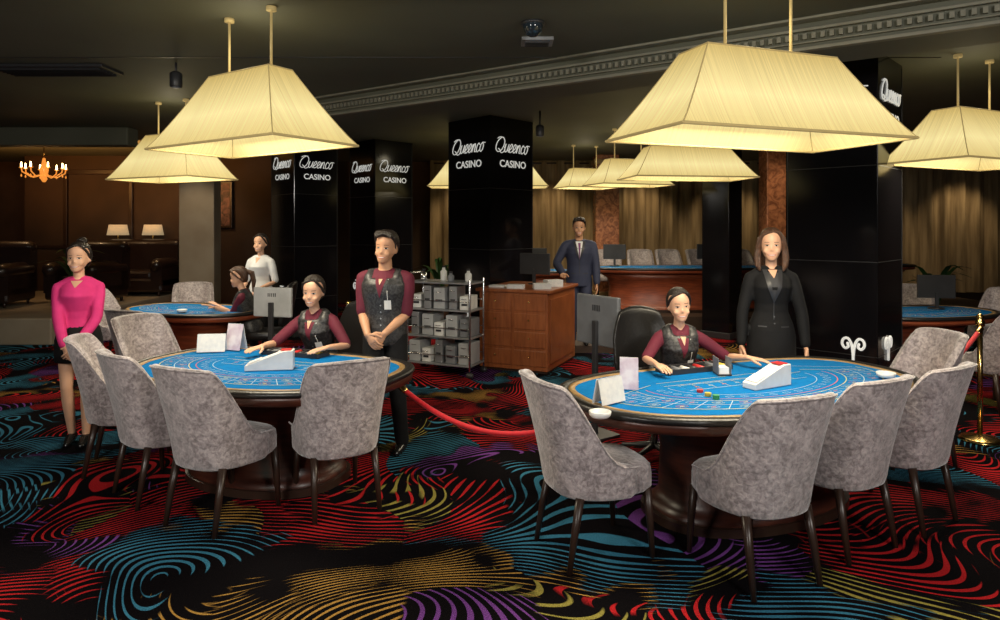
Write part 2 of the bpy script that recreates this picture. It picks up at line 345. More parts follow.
# ---------------------------------------------------------------- pendant lamps
def rect(a,b,z,n=10):
    p=[]
    for i in range(n): p.append(V((-a+2*a*i/n,-b,z)))
    for i in range(n): p.append(V((a,-b+2*b*i/n,z)))
    for i in range(n): p.append(V((a-2*a*i/n,b,z)))
    for i in range(n): p.append(V((-a,b-2*b*i/n,z)))
    return p
def lamp(x,y,rz,a,b,zb,zt,at_,bt,label,power=30,rs=.24):
    t=thing('pendant_lamp',label,'lamp',(x,y,zb),rz,'fabric pendant lamps over the gaming tables')
    H=zt-zb; rings=[]
    for i in range(9):
        k=i/8; e=k**.9; rings.append(rect(a+(at_-a)*e,b+(bt-b)*e,H*k))
    m=MB().loft(rings,0,caps=False); m.m=[1 if (q%40)//10 in(1,3) else 0 for q in range(len(m.f))]
    m.f.append([len(m.v)-40+i for i in range(40)]); m.m.append(0)
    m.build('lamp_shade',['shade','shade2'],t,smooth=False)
    m=MB()
    def loop(aa,bb,z,r):
        c=[V((-aa,-bb,z)),V((aa,-bb,z)),V((aa,bb,z)),V((-aa,bb,z))]
        for i in range(4): m.tube([c[i],c[(i+1)%4]],r,6)
    loop(a,b,0,.009); loop(at_,bt,H,.006)
    for sx in(-1,1):
        for sy in(-1,1): m.tube([(sx*(a+(at_-a)*(i/8)**.9),sy*(b+(bt-b)*(i/8)**.9),H*i/8) for i in range(9)],.004,6)
    m.build('frame_trim','trim',t)
    for sx in(-1,1): MB().tube([(sx*rs,0,H-.01),(sx*rs,0,CEIL-zb-.012)],.009,8,cap=False).lathe([(.035,CEIL-zb-.03),(.035,CEIL-zb-.001)],12,T=MX.Translation((sx*rs,0,0))).build('rod','trim',t)
    L=bpy.data.lights.new('lamp_light','AREA'); L.shape='RECTANGLE'; L.size=a*1.5; L.size_y=b*1.3; L.energy=power; L.color=(1,.88,.66)
    l=bpy.data.objects.new('lamp_light',L); COL.objects.link(l); l.parent=t; l.location=(0,0,.10)
    L=bpy.data.lights.new('lamp_uplight','POINT'); L.energy=power*.10; L.color=(1,.88,.6); L.shadow_soft_size=.1
    l=bpy.data.objects.new('lamp_uplight',L); COL.objects.link(l); l.parent=t; l.location=(0,0,H+.12)
lamp(pd(240,4.68)+.07,4.68,R(-33),.72,.36,2.33,2.86,.34,.10,'large cream fabric pendant lamp over the front left gaming table',50)
lamp(1.52,3.82,R(20),.80,.38,2.27,2.76,.46,.13,'largest cream fabric pendant lamp, over the front right gaming table',60)
lamp(pd(172,7.9),7.9,R(-25),.70,.36,2.34,2.88,.34,.10,'cream pendant lamp over the far left gaming table with the seated woman',38)
lamp(pd(974,5.9),5.9,R(25),.76,.38,2.33,2.80,.42,.12,'cream pendant lamp cut by the right edge of the photo',36)
lamp(pd(686,8.0),8.0,R(8),.76,.36,2.36,2.74,.5,.12,'cream pendant lamp partly behind the largest lamp',30)
lamp(pd(628,10.2),10.2,R(20),.62,.34,2.42,2.82,.36,.1,'cream pendant lamp between the smallest lamp and the lamp behind the largest one',25)
lamp(pd(585,12.2),12.2,R(20),.5,.34,2.5,2.86,.28,.1,'smallest cream pendant lamp near the curtains',25)
lamp(-.2,11.1,R(0),1.0,.36,2.45,3.0,.6,.12,'cream pendant lamp mostly hidden behind the desk column',25)
# ---------------------------------------------------------------- gaming tables
def outline(a,b,bt,n=96):
    P=[]
    for i in range(n):
        t=2*PI*i/n; c,s=math.cos(t),math.sin(t)
        if s<=0: e=2/2.2; P.append(V((a*math.copysign(abs(c)**e,c),-b*abs(s)**e,0)))
        else: e=2/3.2; P.append(V((a*math.copysign(abs(c)**e,c),bt*abs(s)**e,0)))
    N=[]
    for i in range(n):
        t=(P[(i+1)%n]-P[i-1]).normalized(); N.append(V((t.y,-t.x,0)))
    return P,N
def gtable(label,cx,cy,rz,a,b,bt,z0=0,H=.765,detail=True,group=None,ped=.54):
    t=thing('gaming_table',label,'table',(cx,cy,z0),rz,group)
    P,N=outline(a,b,bt); w='rwood' if detail else 'rwood2'
    def rg(o,z): return [p+n*o+V((0,0,z)) for p,n in zip(P,N)]
    def ring(prof): return [rg(o,z) for o,z in prof]
    MB().loft([rg(-.085,H-.03),rg(-.085,H)],0).build('felt','felt',t,smooth=False)
    MB().loft(ring([(-.108,H-.005),(-.108,H+.003),(-.085,H+.007),(-.068,H+.004),(-.068,H-.02)]),0,caps=False).build('rail_trim','tan',t)
    pr=[(-.035+.037*math.cos(q),H-.012+.023*math.sin(q)) for q in [2*PI*i/10 for i in range(10)]]
    MB().loft(ring(pr),0,closed=True).build('padded_rim','leather',t)
    MB().loft(ring([(-.02,H-.025),(-.014,H-.045),(-.02,H-.08),(-.05,H-.09),(-.10,H-.095)]),0).build('skirt',w,t)
    m=MB(); rs=[]
    for k,z in((ped,0),(ped,.07),(ped-.03,.09),(ped-.06,.13),(ped-.07,.4),(ped-.05,.58),(ped+.04,H-.11)): rs.append([V((p.x*k,p.y*k*1.0,z)) for p in P])
    m.loft(rs).build('pedestal',w,t)
    MB().loft([[V((p.x*(ped+.03),p.y*(ped+.03),z)) for p in P] for z in(0,.05)]).build('plinth','dwood',t,smooth=False)
    m=MB(); z=H+.0012; ai,bi=a-.12,b-.12
    def arc(k,t0,t1,n=40): return [(ai*k*math.cos(R(t0+(t1-t0)*i/n)),-bi*k*1.0*math.sin(R(t0+(t1-t0)*i/n))+.06) for i in range(n+1)]
    for k,w_,mi in((.95,.008,0),(.82,.006,1),(.70,.006,0),(.64,.006,2),(.50,.005,1)): m.strip(arc(k,-4,184),w_,z,mi)
    for q in range(0,181,12 if detail else 30):
        c,s_=math.cos(R(q)),math.sin(R(q)); m.strip([(ai*.70*c,-bi*.70*s_+.06),(ai*.95*c,-bi*.95*s_+.06)],.005,z,1)
    for r_ in range(3):
        for q in range(6,180,12 if r_<2 else 9):
            c,s_=math.cos(R(q)),math.sin(R(q)); k=(.76,.885,.57)[r_]; x,y=ai*k*c,-bi*k*s_+.06; hx,hy=(.032,.016) if r_<2 else (.022,.012)
            m.strip([(x-hx,y-hy),(x+hx,y-hy),(x+hx,y+hy),(x-hx,y+hy)],.0045,z,(q//3+r_)%3,closed=True)
            if r_<2: m.strip([(x-hx*.5,y),(x+hx*.5,y)],.008,z,(q//3+r_+1)%3)
    for x0,x1,y0,y1,mi in((-ai*.42,ai*.42,-.02,.10,1),(-ai*.5,ai*.5,.12,.2,0)):
        m.strip([(x0,y0),(x1,y0),(x1,y1),(x0,y1)],.006,z,mi,closed=True)
    for i in range(1,9): x=-ai*.42+ai*.84*i/9; m.strip([(x,-.02),(x,.10)],.004,z,0); m.strip([(x-.02,.04),(x+.01,.04)],.012,z,2 if i%2 else 1)
    for sx in(-1,1):
        m.strip([(sx*ai*.92,.1),(sx*ai*.55,.3)],.006,z,1); m.strip([(sx*ai*.88,.02),(sx*ai*.55,.18)],.006,z,0)
    m.build('printed_layout',['gold','wprint','rprint'],t,smooth=False)
    if detail:
        m=MB().box((-.08,bt-.21,H+.006),(.52,.15,.012)).box((-.08,bt-.14,H+.018),(.54,.012,.036)).box((-.08,bt-.28,H+.018),(.54,.012,.036))
        for sx in(-1,1): m.box((-.08+sx*.265,bt-.21,H+.018),(.012,.15,.036))
        tr=m.build('chip_tray','dplas',t,smooth=False,bevel=.003)
        for i,mm in enumerate(['dplas','gplas','white','dplas','chipr','dplas','gplas','chipy']):
            MB().tube([(-.30+i*.062,bt-.27,H+.022),(-.30+i*.062,bt-.15-.02*(i%3),H+.022)],.017,12,cap=False).build('chip_row',mm,tr)
    return t
TLc=(-1.66,4.63); TLr=R(-20); TRc=(1.58,4.13); TRr=R(22)
gtable('front left blue felt gaming table with black padded rim, beside the standing man',*TLc,TLr,1.05,.72,.62)
gtable('front right blue felt gaming table with black padded rim, below the largest lamp',*TRc,TRr,1.24,.71,.64)
gtable('small far blue gaming table at left behind the front left table',-3.75,7.95,R(-20),.95,.6,.5,detail=False,ped=.6)
gtable('far blue gaming table behind the large column at the right edge',4.95,7.7,R(15),1.0,.62,.5,detail=False,ped=.6)
gtable('distant red wood gaming table before the curtains, left of the plain column',3.45,12.1,R(4),1.80,.70,.55,.25,H=.78,detail=False,ped=.86)
gtable('distant blue gaming table by the right marble pillar, right of the plain dark column',7.0,13.0,R(-6),1.2,.6,.5,.25,H=.78,detail=False,ped=.8)
gtable('distant gaming table behind the suited man, before the leftmost curtain',.55,12.4,R(-4),.85,.55,.5,0,H=.95,detail=False,ped=.8)
# ---------------------------------------------------------------- velvet chairs
def ss(a,b,x): x=max(0,min(1,(x-a)/(b-a))); return x*x*(3-2*x)
def make_chair(label):
    t=thing('velvet_chair',label,'chair',(0,0,0),0,'grey velvet chairs around the gaming tables')
    m=MB(); n=40; vs=[];fs=[]; th=.055; seam=[]
    for i in range(n+1):
        u=-1+2*i/n; q=u*PI/2; sx=math.copysign(abs(math.sin(q))**.72,math.sin(q)) if u else 0
        x=.230*sx; y=-.25+(.25-.25*abs(math.cos(q))**.56)*1.5
        nx,ny=math.sin(q),-math.cos(q); k=ss(.50,.98,abs(u)); ht=(.975-.014*(u/.5)**2 if abs(u)<.5 else .961)*(1-k)+.53*k
        col=[]
        def pt(off,z):
            l=max(0,z-.42); return (x*(1+.40*l)+nx*off,y+ny*off-.17*l*(1-.5*k)-.12*l*l,z)
        for j in range(7): col.append(pt(th/2*(1 if j else .8),.35+(ht-.03-.35)*j/6))
        col.append(pt(th*.40,ht-.006)); col.append(pt(0,ht)); col.append(pt(-th*.40,ht-.006))
        for j in range(7): col.append(pt(-th/2*(1 if j<6 else .8),ht-.03-(ht-.03-.35)*j/6))
        seam.append(pt(th*.5,ht-.012))
        cnt=len(col); vs+=col
    for i in range(n):
        for j in range(cnt):
            j2=(j+1)%cnt; fs.append((i*cnt+j,i*cnt+j2,(i+1)*cnt+j2,(i+1)*cnt+j))
    fs.append(tuple(range(cnt))); fs.append(tuple(n*cnt+j for j in range(cnt))[::-1])
    b=m.add(vs,fs).build('backrest','velvet',t,sub=1)
    MB().tube(seam,.005,6).build('piping','velvet',b)
    m=MB(); rs=[]
    for k,z in((.93,.35),(1,.37),(1.0,.44),(.98,.475),(.90,.495),(.6,.505),(.1,.507)):
        rg=[]
        for i in range(28):
            a=2*PI*i/28; c,s=math.cos(a),math.sin(a); e=.55
            rg.append(V((.222*k*math.copysign(abs(c)**e,c),.03+.25*k*math.copysign(abs(s)**e,s),z)))
        rs.append(rg)
    m.loft(rs).build('seat','velvet',t)
    for sx in(-1,1):
        for y0,y1 in((.21,.235),(-.19,-.26)):
            MB().tube([(sx*.185,y0,.37),(sx*.195,(y0+y1)/2,.2),(sx*.20,y1,0)],[.024,.02,.014],8,cap=False).build('leg','dwood',t)
    return t
chairs=[
 (.52,3.56,.93,.36,'grey velvet chair at the left end of the front right table, facing right'),
 (1.29,3.36,-.34,.94,'grey velvet chair nearest the camera, front of the right table, seen from behind'),
 (1.87,3.70,-.46,.88,'grey velvet chair second from the right in front of the right table'),
 (2.42,4.00,-.55,.83,'grey velvet chair at the front right corner of the right table'),
 (3.05,4.92,-.95,-.1,'grey velvet chair at the far right end of the right table, before the black column'),
 (-1.68,3.98,.42,.9,'grey velvet chair front and centre of the left table, seat turned right'),
 (-1.05,4.16,-.50,.86,'grey velvet chair at the right of the left table, in front of the standing man'),
 (-2.23,4.36,.66,.75,'grey velvet chair second from the left at the front left table'),
 (-2.74,4.82,.93,.36,'grey velvet chair beside the woman in pink, leftmost at the front left table'),
 (-2.98,5.72,.9,-.4,'grey velvet chair at the back left of the front left table'),
 (-3.52,6.55,.3,.9,'grey velvet chair in front of the small far left table'),
 (-4.9,8.3,.95,-.1,'grey velvet chair at the left end of the small far left table'),
 (-4.3,9.1,.4,-.9,'grey velvet chair behind the small far left table'),
 (4.85,6.35,-.1,.99,'grey velvet chair cut by the right edge beside the brass post'),
 (6.35,8.35,-.9,-.4,'grey velvet chair at the right end of the far right table'),
 (5.6,8.75,-.3,-.9,'grey velvet chair behind the far right table'),
]
ch0=None
for x,y,fx,fy,lb in chairs:
    rz=math.atan2(-fx,fy)
    if ch0 is None: ch0=make_chair(lb); ch0.location=(x,y,0); ch0.rotation_euler=(0,0,rz)
    else: dup(ch0,(x,y,0),rz,lb)
for i,(px,d,lb) in enumerate([(608,13.15,'distant grey chair in front of the marble pillar by the suited man'),(642,13.2,'distant grey chair second from the left behind the distant red table'),(672,13.2,'distant grey chair behind the middle of the distant red table'),(704,13.2,'distant grey chair just left of the plain dark column'),(750,13.15,'distant grey chair right of the plain dark column')]):
    c=dup(ch0,(pd(px,d),d,.34),R(170+8*i),lb); c['group']='distant grey chairs around the distant red table'
struct(MB().box((3.6,13.45,.295),(3.9,1.0,.09)).build('trim_10','brown',smooth=False))
def dealer_chair(x,y,rz,label,wd=.25):
    t=thing('dealer_chair',label,'chair',(x,y,0),rz,'black leather dealer chairs')
    m=MB(); vs=[];fs=[];n=12;cnt=0
    for i in range(n+1):
        u=-1+2*i/n; col=[]
        for j in range(9):
            v=j/8; w=wd*(1-.35*max(0,v-.55)**1.3*2); zz=.60+.52*v-.05*u*u*v; yy=.23+.09*v-.05*u*u
            col.append((w*u,yy,zz))
        for j in range(8,-1,-1):
            p=col[j]; col.append((p[0]*.97,p[1]+.05,p[2]))
        cnt=len(col); vs+=col
    for i in range(n):
        for j in range(cnt): j2=(j+1)%cnt; fs.append((i*cnt+j,i*cnt+j2,(i+1)*cnt+j2,(i+1)*cnt+j))
    fs.append(tuple(range(cnt))); fs.append(tuple(n*cnt+j for j in range(cnt))[::-1])
    m.add(vs,fs).build('backrest','leather',t,sub=1)
    m=MB(); m.loft([[V((.235*k*math.copysign(abs(math.cos(a))**.6,math.cos(a)),.235*k*math.copysign(abs(math.sin(a))**.6,math.sin(a)),z)) for a in [2*PI*i/24 for i in range(24)]] for k,z in((.9,.44),(1,.46),(1,.51),(.93,.535),(.2,.54))]); m.build('seat','leather',t)
    MB().tube([(0,0,.45),(0,0,.08)],.028,10,cap=False).build('gas_stem','chrome',t)
    MB().tube([(0,.2,.47),(0,.28,.56),(0,.27,.72)],.02,8).build('back_bracket','dplas',t)
    for k in range(5):
        a=2*PI*k/5; MB().tube([(0,0,.09),(.24*math.cos(a),.24*math.sin(a),.06)],[.025,.015],8).ell((.24*math.cos(a),.24*math.sin(a),.028),(.028,.028,.028),n=6).build('base_arm','dplas',t)
# ---------------------------------------------------------------- people
def ik(a,t,l1,l2,pole):
    dv=t-a; d=min(dv.length,.995*(l1+l2)); dn=dv.normalized(); t=a+dn*d
    x=(l1*l1-l2*l2+d*d)/(2*d); h=math.sqrt(max(l1*l1-x*x,0)); p=(pole-dn*pole.dot(dn)).normalized()
    return a+dn*x+p*h,t
def remesh(mb,vox,sm=4):
    me=mb.data('t','skin'); o=bpy.data.objects.new('t',me); COL.objects.link(o)
    r=o.modifiers.new('r','REMESH'); r.mode='VOXEL'; r.voxel_size=vox
    k=o.modifiers.new('s','SMOOTH'); k.factor=.5; k.iterations=sm
    bpy.context.view_layer.update()
    out=bpy.data.meshes.new_from_object(o.evaluated_get(bpy.context.evaluated_depsgraph_get()))
    bpy.data.objects.remove(o); return out
def tree_of(mb): return BVHTree.FromPolygons(mb.v,mb.f)
def patch(mb,tree,M,rows,mi,off=.003,n=6):
    vs=[];fs=[]; d=(M.to_3x3()@V((0,1,0))).normalized()
    for z,xl,xr in rows:
        for i in range(n+1):
            x=xl+(xr-xl)*i/n; o=M@V((x,-.6,z)); h=tree.ray_cast(o,d)
            p=h[0] if h[0] else M@V((x,-.07,z)); vs.append(p-d*off)
    for r in range(len(rows)-1):
        for i in range(n): a=r*(n+1)+i; fs.append((a,a+1,a+n+2,a+n+1))
    mb.add(vs,fs,mi)
def ellrows(cx,cz,rx,rz,n=6): return [(cz+rz*math.sin(a),cx-rx*math.cos(a),cx+rx*math.cos(a)) for a in [-PI/2+PI*i/n for i in range(n+1)]]
def fingers(mb,W,d,nr,side,curl,spread=.2):
    d=d.normalized(); nr=(nr-d*nr.dot(d)).normalized(); lat=d.cross(nr)*side
    for off,L in((.030,.070),(.010,.080),(-.010,.075),(-.028,.058)):
        p=W+d*.080+lat*off; dr=(d+lat*off*spread*3).normalized(); pts=[p-d*.02,p]; 
        for k,f in enumerate((.45,.30,.25)):
            c=R(curl*(k+.6)*.6); q=(dr*math.cos(c)+nr*math.sin(c)); p=p+q*L*f; pts.append(p)
        mb.tube(pts,[.0095,.0092,.0085,.0078,.0065],8)
    p=W+d*.02+lat*.022; q1=(d*.55+lat*.75+nr*.25).normalized(); q2=(d*.85+lat*.35+nr*.3).normalized()
    mb.tube([p,p+q1*.038,p+q1*.038+q2*.028,p+q1*.038+q2*.05],[.013,.0115,.010,.0075],8)
BF=[(-.10,0,.135,.10),(-.05,0,.156,.112),(0,0,.157,.115),(.06,0,.140,.102),(.14,-.003,.110,.084),(.20,-.006,.109,.084),(.27,-.016,.122,.100),(.33,-.026,.130,.113),(.39,-.010,.127,.095),(.43,0,.098,.074),(.46,.004,.064,.056)]
BM=[(-.10,0,.14,.105),(-.05,0,.155,.112),(0,0,.155,.112),(.06,0,.148,.105),(.14,0,.145,.102),(.22,-.004,.154,.107),(.30,-.010,.168,.115),(.37,-.010,.170,.110),(.415,0,.145,.09),(.445,.004,.10,.070),(.47,.006,.068,.058)]
def person(label,loc,rz,h,sex='f',hz=.92,lean=0,side=0,twist=0,head=(0,0,0),hl=(.2,0,.8),hr=(-.2,0,.8),world=False,
           dl=None,dr=None,nl=None,nr=None,curl=25,feet=((.09,0),(-.09,0)),tops=(),bottom=None,hair='bun',hm='hairb',skin='skin',
           pole=(.5,.8,-.3),smile=True,shoes='shoe',heel=0,vneck=None,badge=False,kneepole=(0,-1,.1)):
    s=h/1.70; t=thing('person',label,'person',loc,rz); t.scale=(s,s,s)
    inv=(MX.Translation(loc)@MX.Rotation(rz,4,'Z')@MX.Scale(s,4)).inverted()
    if world: hl=inv@V(hl); hr=inv@V(hr)
    hl=V(hl);hr=V(hr); man=sex=='m'
    TM=MX.Translation((0,0,hz))@MX.Rotation(R(lean),4,'X')@MX.Rotation(R(side),4,'Y')@MX.Rotation(R(twist),4,'Z')
    B=BM if man else BF; shx=.178 if man else .148; shz=.405 if man else .395; ar=1.12 if man else .88
    def yoke(g,inf):
        for sd in(-1,1):
            g.tube([TM@V((sd*.01,.004,.452)),TM@V((sd*.07,.004,.438)),TM@V((sd*shx*.85,.002,shz+.012)),TM@V((sd*shx,0,shz-.01))],[.040+inf*.6,.040+inf*.7,(.042+inf*.8)*ar,(.043+inf*.8)*ar],14)
    b=MB()
    b.eloft([(0,y,z,rx,ry) for z,y,rx,ry in B],24,T=TM); yoke(b,0)
    nk=.053 if man else .042
    b.eloft([(0,.006,.43,nk*1.25,nk*1.15),(0,.002,.48,nk,nk),(0,-.004,.56,nk*.97,nk)],16,T=TM)
    HM=TM@MX.Translation((0,-.008,.527))@MX.Rotation(R(head[0]),4,'Z')@MX.Rotation(R(head[1]-lean*.7),4,'X')@MX.Rotation(R(head[2]-side*.6),4,'Y')@MX.Scale(1.08,4)
    H=[(0,.019,-.078,-.035),(.010,.031,-.087,-.01),(.03,.045,-.089,.02),(.055,.058,-.088,.05),(.08,.0665,-.087,.075),(.11,.071,-.086,.092),(.15,.073,-.089,.097),(.18,.068,-.082,.088),(.205,.05,-.062,.065),(.22,.02,-.03,.03)]
    b.eloft([(0,(f+k)/2,z,w,(k-f)/2) for z,w,f,k in H],24,T=HM)
    b.loft([[HM@V((w*math.cos(a),-.085-d*max(0,math.sin(a))+.012,z)) for a in [2*PI*i/10 for i in range(10)]] for z,w,d in((.064,.009,.010),(.071,.015,.027),(.08,.012,.029),(.10,.008,.020),(.12,.006,.012))])
    for sx in(-1,1):
        b.ell((sx*.073,.012,.098),(.010,.018,.030),T=HM,n=8); b.ell((sx*.036,-.065,.068),(.021,.020,.020),T=HM,n=8)
    arms={}
    for k,tg,sd in(('L',hl,1),('R',hr,-1)):
        Sh=TM@V((sd*shx,.0,shz)); pl=V((sd*pole[0],pole[1],pole[2])); E,W=ik(Sh,tg,.275,.245,pl)
        b.tube([Sh,Sh.lerp(E,.25),Sh.lerp(E,.6),E,E.lerp(W,.35),W],[.044*ar,.044*ar,.039*ar,.034*ar,.034*ar,.023*ar],12)
        d=V((dl if k=='L' else dr) or (W-E)); d.normalize(); 
        nn=V((nl if k=='L' else nr) or (-sd,0,0)); nn=(nn-d*nn.dot(d)).normalized(); la=d.cross(nn)
        b.loft([[W+d*x+(la*math.cos(a)*w+nn*math.sin(a)*q) for a in [2*PI*i/12 for i in range(12)]] for x,w,q in((-.015,.02,.018),(.015,.028,.016),(.05,.038,.015),(.08,.039,.013),(.088,.03,.008))])
        arms[k]=(Sh,E,W,d,nn)
    legs=[]
    for (fx,fy),sd in zip(feet,(1,-1)):
        Hj=TM@V((sd*.085,0,-.03)); An=V((fx,fy,.075+heel)); l1,l2=.43,.42
        if hz>.8: q=(An-Hj).length*1.006; l1,l2=q*.51,q*.495
        K,A=ik(Hj,An,l1,l2,V(kneepole)+V((sd*.1,0,0))); legs.append((Hj,K,A))
        r=1.05 if man else .90
        b.tube([Hj,Hj.lerp(K,.5),K,K.lerp(A,.3),A],[.082*r,.070*r,.050*r,.052*r,.033*r],14)
        b.tube([A+V((0,.035,-.045)),A+V((0,-.05,-.045)),A+V((0,-.13,-.052-heel*.9))],[.032,.034,.022],10)
    me=remesh(b,.0085,3)
    fb=MB().mesh(me,0); tr=tree_of(fb)
    for k,sd in(('L',1),('R',-1)):
        Sh,E,W,d,nn=arms[k]; fingers(fb,W,d,nn,-1 if sd>0 else 1,curl)
    for sx in(-1,1):
        patch(fb,tr,HM,ellrows(sx*.030,.108,.0135,.0048),1,.0015)
        patch(fb,tr,HM,ellrows(sx*.030,.108,.0062,.0050),2,.0025,4)
        patch(fb,tr,HM,[(.1115,sx*.030-.0155,sx*.030+.0155),(.1140,sx*.030-.012,sx*.030+.012)],2,.003)
        patch(fb,tr,HM,[(.128,sx*.031-.018,sx*.031+.018),(.1315,sx*.031-.014,sx*.031+.012)],5,.0015)
    if smile:
        patch(fb,tr,HM,[(.033,-.010,.010),(.036,-.019,.019),(.0405,-.027,.027),(.0455,-.030,.030),(.047,-.021,.021)],3,.002,8)
        patch(fb,tr,HM,[(.0380,-.012,.012),(.0410,-.021,.021),(.0442,-.0245,.0245)],4,.0035,8)
    else: patch(fb,tr,HM,ellrows(0,.042,.022,.0065),3,.002)
    fb.build('body',[skin,'eyew','eyed','lips','teeth','brow'],t)
    hb=MB()
    if hair=='short':
        C=[(.080,.064,.05,.092),(.105,.073,.025,.101),(.13,.078,-.005,.107),(.155,.081,-.040,.110),(.18,.080,-.070,.108),(.205,.073,-.088,.100),(.228,.055,-.076,.080),(.242,.03,-.045,.045)]
        for x in(-.05,-.03,-.01,.01,.03,.05): hb.tube([HM@V((x,-.045,.215)),HM@V((x*1.05,-.072,.222-abs(x)*.4)),HM@V((x*1.05+.01,-.096,.210-abs(x)*.5))],[.024,.020,.008],8)
        for sx in(-1,1): hb.tube([HM@V((sx*.068,-.045,.185)),HM@V((sx*.075,-.015,.145)),HM@V((sx*.074,-.005,.110))],[.014,.010,.007],8)
    else:
        C=[(.035,.045,.045,.080),(.06,.062,.033,.092),(.09,.0735,.020,.102),(.12,.078,.0,.108),(.145,.079,-.024,.110),(.17,.077,-.050,.107),(.193,.070,-.068,.099),(.212,.057,-.066,.083),(.228,.038,-.048,.056),(.236,.015,-.015,.02)]
        for sx in(-1,1):
            hb.tube([HM@V(p) for p in((.018,-.056,.212),(.018+sx*.026,-.070,.202),(sx*.058,-.058,.180),(sx*.074,-.024,.142),(sx*.076,.010,.100),(sx*.062,.05,.060))],[.008,.011,.012,.012,.012,.010],10)
    hb.eloft([(0,(f+k)/2,z,w,(k-f)/2) for z,w,f,k in C],24,T=HM)
    if hair=='bun': hb.ell((0,.122,.135),(.045,.040,.045),T=HM)
    if hair=='topbun': hb.ell((.008,.050,.240),(.040,.040,.028),T=HM)
    if hair=='pony': hb.tube([HM@V(p) for p in((0,.09,.16),(0,.15,.13),(0,.155,.03),(0,.13,-.08))],[.03,.035,.03,.012],10)
    if hair=='long':
        for sx in(-1,1):
            hb.tube([HM@V(p) for p in((sx*.045,-.045,.198),(sx*.076,-.035,.15),(sx*.087,-.018,.08),(sx*.092,-.02,.02),(sx*.088,-.035,-.035),(sx*.076,-.05,-.068))],[.018,.022,.025,.028,.024,.010],10)
        hb.eloft([(0,.05,.18,.070,.05),(0,.06,.08,.082,.045),(0,.06,0,.088,.04),(0,.065,-.06,.076,.03)],16,T=HM)
    MB().mesh(remesh(hb,.007,2)).build('hair',hm,t)
    for nm,mt,sl,lo,hi,inf in tops:
        g=MB()
        rr=[(0,y,z,rx+inf,ry+inf) for z,y,rx,ry in B if lo-.001<=z<=hi]
        if nm=='jacket': rr=[(0,0,-.14,.172+inf*.5,.128),(0,0,-.08,.170+inf*.5,.128)]+rr[2:]
        g.eloft(rr,24,T=TM)
        if sl>0:
            yoke(g,inf)
            for k in('L','R'):
                Sh,E,W=arms[k][:3]; i2=inf+.001
                pts=[Sh,Sh.lerp(E,.25),Sh.lerp(E,.6),Sh.lerp(E,.92)]; ra=[.044*ar+i2*.7,.044*ar+i2,.039*ar+i2,.036*ar+i2]
                if sl>=2: pts+=[E.lerp(W,.1),E.lerp(W,.4),E.lerp(W,.93)]; ra+=[.035*ar+i2,.034*ar+i2,.026*ar+i2]
                g.tube(pts,ra,14)
        else:
            for sd in(-1,1): g.tube([TM@V((sd*.055,.03,.44)),TM@V((sd*shx*.62,0,.435)),TM@V((sd*shx*.62,-.04,.40))],[.04+inf*.6]*3,12)
        if nm in('blouse','shirt'):
            for sd in(-1,1): g.tube([TM@V((0,.05,.475)),TM@V((sd*.048,.02,.478)),TM@V((sd*.050,-.035,.462)),TM@V((sd*.030,-.082,.425))],[.013,.013,.014,.010],8)
        gm=MB().mesh(remesh(g,.010,3)); gt=tree_of(gm); ms=[mt]
        if vneck and nm==vneck[0]:
            for zt,zb,w,mm,of in vneck[1]:
                ms.append(mm); patch(gm,gt,TM,[(zb+(zt-zb)*i/6,-w*i/6-.002,w*i/6+.002) for i in range(7)],len(ms)-1,of)
            if nm=='jacket':
                zt,zb,w=vneck[1][0][:3]; ms.append('lapel')
                for sd in(-1,1):
                    patch(gm,gt,TM,[(zb+(zt-zb)*i/6,*sorted((sd*(w*i/6),sd*(w*i/6+.030*min(1,(i+.4)/3)))) ) for i in range(7)],len(ms)-1,.009,3)
                patch(gm,gt,TM,[(-.13,-.003,.003),(zb-.1,-.003,.003),(zb,-.003,.003)],len(ms)-1,.003,1)
                for sd in(-1,1): patch(gm,gt,TM,[(.03,*sorted((sd*.05,sd*.11))),(.040,*sorted((sd*.05,sd*.11)))],len(ms)-1,.004,3)
        if nm in('vest','jacket'):
            ms.append('dplas' if nm=='jacket' else 'steel')
            for zz in(.06,.11,.16,.21)[:4 if nm=='vest' else 2]: patch(gm,gt,TM,ellrows(.004,zz,.006,.006),len(ms)-1,.003,4)
        gm.build(nm,ms,t)
        if badge and nm==badge:
            bm_=MB(); patch(bm_,gt,TM,[(.18,.035,.085),(.25,.035,.085)],0,.008,2); patch(bm_,gt,TM,[(.25,.058,.062),(.31,.056,.060),(.41,.056,.060)],0,.004,1)
            bm_.build('name_badge','white',t,smooth=False)
    if bottom:
        kind,mt=bottom[0],bottom[1]; g=MB()
        if kind=='trousers':
            g.eloft([(0,y,z,rx+.012,ry+.012) for z,y,rx,ry in B if z<=.15],24,T=TM)
            for (Hj,K,A) in legs: g.tube([Hj,Hj.lerp(K,.5),K,K.lerp(A,.5),A+V((0,0,.0))],[.094,.084,.066,.06,.054],14)
            MB().mesh(remesh(g,.012,3)).build(kind,mt,t)
        else:
            z1=bottom[2]-hz
            g.eloft([(0,0,z1+.01,.150,.105),(0,0,z1,.176,.132),(0,0,z1+.08,.180,.134),(0,0,-.04,.176,.132),(0,0,.05,.156,.117),(0,0,.13,.124,.096)],28,T=MX.Translation((0,0,hz)))
            g.build(kind,mt,t)
    if shoes:
        for (Hj,K,A) in legs:
            g=MB()
            g.tube([A+V((0,.035,-.04)),A+V((0,-.05,-.043)),A+V((0,-.145,-.05-heel*.9))],[.037,.040,.027],12)
            if heel: g.tube([A+V((0,.045,-.05)),V((A.x,A.y+.05,.01))],[.018,.009],8)
            MB().mesh(remesh(g,.007,2)).build('shoe',shoes,t)
    return t
VEST=(('shirt','maroon',1,-.05,.47,.010),('vest','vest',0,-.10,.43,.020))
